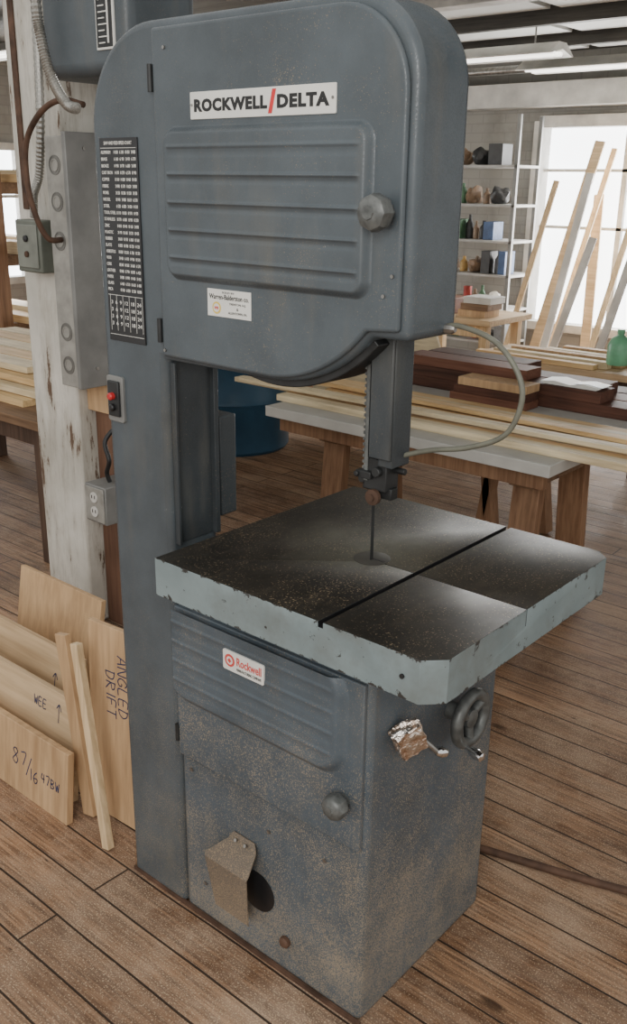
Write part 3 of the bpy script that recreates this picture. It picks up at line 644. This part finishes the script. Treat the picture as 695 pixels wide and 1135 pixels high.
# ------------------------------------------------------------------ shelf at back wall
e=thing('shelving_unit','dull grey metal shelving crowded with supplies','shelf',(-2.7,6.1,0))
sx0,sx1=-3.25,-2.36; SZ=[.35,.62,.90,1.17,1.45,1.75]
for x in (sx0,sx1-.03):
    for y in (5.85,6.2): box('upright',x,x+.03,y,y+.03,0,2.12,M_box,e)
for z in SZ: box('shelf',sx0,sx1,5.85,6.23,z-.02,z,M_shelf,e)
random.seed(23)
pal=[(.35,.05,.04),(.04,.08,.18),(.45,.42,.36),(.03,.03,.03),(.07,.15,.08),(.40,.25,.08),(.20,.13,.08),(.18,.19,.20)]
WG=[3,3,3,6,7,7,2,0,1,4,5,6]
def item(x,y,z,k,w):
    c=random.choice(WG); m=plain('supply_%d'%c,pal[c],.5,0,.3,25); cn=('red','blue','cream','black','green','orange','brown','grey')[c]
    if k==0:
        h=random.uniform(.12,.20); lathe('bottle',[(w*.9,0),(w*.95,.01),(w*.95,h*.6),(w*.38,h*.8),(w*.34,h*.82),(w*.38,h*.84),(w*.38,h),(w*.2,h)],m,None,(x,y,z+.001),seg=14,label=cn+' plastic bottle on the shelving unit',cat='bottle',group='supplies on shelves')
    elif k==1:
        h=random.uniform(.06,.20); box('storage_box',x-w*.95,x+w*.95,y-.08,y+.08,z+.001,z+h,m,label=cn+' box on the shelving unit',cat='box',group='supplies on shelves')
    elif k==2:
        h=random.uniform(.09,.16); lathe('paint_can',[(w*.9,0),(w*.96,.004),(w*.92,.01),(w*.92,h-.01),(w*.97,h-.004),(w*.97,h),(w*.82,h),(w*.82,h-.006)],m,None,(x,y,z+.001),seg=18,label=cn+' round can on the shelving unit',cat='can',group='supplies on shelves')
    else:
        bm=bmesh.new(); bmesh.ops.create_icosphere(bm,subdivisions=3,radius=1)
        sd=random.uniform(0,50)
        for v in bm.verts:
            n=1+.35*mn.noise(v.co*1.8+Vector((sd,0,0))); zz=max(v.co.z,-.75)
            v.co=Vector((v.co.x*w*.82*n,v.co.y*.09*n,(zz+.75)*.07*n))
        frombm('cloth_bag',bm,m,None,Matrix.Translation((x,y,z+.003)),label=cn+' soft bag slumped on the shelving unit',cat='bag',group='supplies on shelves')
for z in SZ:
    x=sx0+.04
    while True:
        k=random.choice((0,1,1,2,3,3)); w=(random.uniform(.025,.04),random.uniform(.03,.075),random.uniform(.03,.06),random.uniform(.06,.10))[k]
        if x+2*w>sx1-.035: break
        item(x+w,5.98,z,k,w); x+=2*w+random.uniform(.002,.008)
# small table with boxes
table('side_table','pale wooden table in front of shelves',-2.55,-1.75,4.55,5.15,.72,M_ply2,M_pinez)
box('tool_case',-2.42,-2.14,4.65,4.9,.7205,.83,M_cherry,label='brown wooden case on the side table',cat='box',bevel=.006)
for i in range(3): box('carton',-2.08+.02*i,-1.86+.02*i,4.66,4.86,.7205+.046*i,.7655+.046*i,(M_ply,M_old,M_wpaint)[i],label='flat carton stacked on the side table',cat='box',group='cartons on the side table')
random.seed(9)
for i,(xb,xt,h,yb) in enumerate(((-2.05,-1.80,2.0,5.6),(-1.98,-1.74,1.95,5.75),(-1.90,-1.78,1.75,5.5),(-1.66,-1.86,1.6,5.9),(-1.58,-1.41,1.5,5.6),(-1.46,-1.26,1.45,5.45),(-1.25,-1.10,1.6,5.75),(-2.22,-2.02,1.7,5.45),(-1.80,-1.58,1.3,5.35))):
    M=Matrix.Translation((xb,yb,0))@Matrix.Rotation(rad(-14),4,'X')@Matrix.Rotation(math.atan2(xt-xb,h),4,'Y')
    ww=(.04,.022,.03)[i%3]
    box('leaning_plank',-ww,ww,0,.02,.02,h,(M_ply2,M_pinez,M_wpaint)[i%3],M=M,label='tall narrow plank leaning toward the window',cat='board',group='planks leaning by the window')
table('clutter_table','low bench crowded with timber by the window',-1.55,-.35,3.95,4.5,.60,M_ply2,M_dkz)
for i in range(6):
    box('scrap_board',-1.5+.08*i,-.72+.05*i,3.97+.075*i,4.03+.075*i,.6005,.63+.012*(i%3),(M_pine,M_pale,M_ply)[i%3],label='loose scrap board on the low bench',cat='board',group='scrap boards by the window')
lathe('jug',[(.060,0),(.065,.010),(.065,.11),(.048,.145),(.020,.165),(.018,.172),(.021,.175),(.021,.198),(.012,.199)],M_jug,None,(-.60,4.02,.645),seg=20,label='green plastic jug on the low bench',cat='jug')
tube('floor_rod',[(.60,.615,.012),(.9,.70,.012),(1.3,.84,.012),(1.8,1.0,.012)],.010,M_rust,label='dark rusty rod lying on the plank floor',cat='rod')
# ------------------------------------------------------------------ camera
cx,cy,cz,yaw,pit,rol,f=1.5559,-1.1734,1.6,.7039,.3362,.0143,1045.95
Fv=Vector((-math.sin(yaw)*math.cos(pit),math.cos(yaw)*math.cos(pit),-math.sin(pit)))
Rv=Vector((math.cos(yaw),math.sin(yaw),0)); Uv=Rv.cross(Fv)
R2=Rv*math.cos(rol)+Uv*math.sin(rol); U2=-Rv*math.sin(rol)+Uv*math.cos(rol)
cam=bpy.data.cameras.new('camera'); co_=bpy.data.objects.new('camera',cam); COL.objects.link(co_)
MW=Matrix.Identity(4)
for i in range(3): MW[i][0]=R2[i]; MW[i][1]=U2[i]; MW[i][2]=-Fv[i]; MW[i][3]=(cx,cy,cz)[i]
co_.matrix_world=MW
cam.sensor_fit='VERTICAL'; cam.sensor_height=24; cam.lens=f/1135*24; cam.clip_start=.05
SC.camera=co_
# ------------------------------------------------------------------ light
w=bpy.data.worlds.new('world'); SC.world=w; w.use_nodes=True
bg=w.node_tree.nodes['Background']; bg.inputs[0].default_value=(1,.99,.965,1); bg.inputs[1].default_value=1.05
def area(loc,tgt,sx,sy,e,c=(1,1,1)):
    l=bpy.data.lights.new('window_and_key_light','AREA'); l.shape='RECTANGLE'; l.size=sx; l.size_y=sy; l.energy=e; l.color=c
    o=bpy.data.objects.new('window_and_key_light',l); COL.objects.link(o); o.location=loc
    o.rotation_euler=(Vector(tgt)-Vector(loc)).to_track_quat('-Z','Y').to_euler(); return o
area((-1.75,6.40,1.3),(-1.3,0,.6),1.4,1.5,95,(1,.98,.95))
area((-5.9,3.25,1.3),(0,3.0,.8),1.8,1.0,80,(1,.98,.95))
area((2.2,-3.0,2.5),(.4,.3,.8),1.2,1.6,75,(1,.98,.95))  # added key light brightening the saw, no window stands here
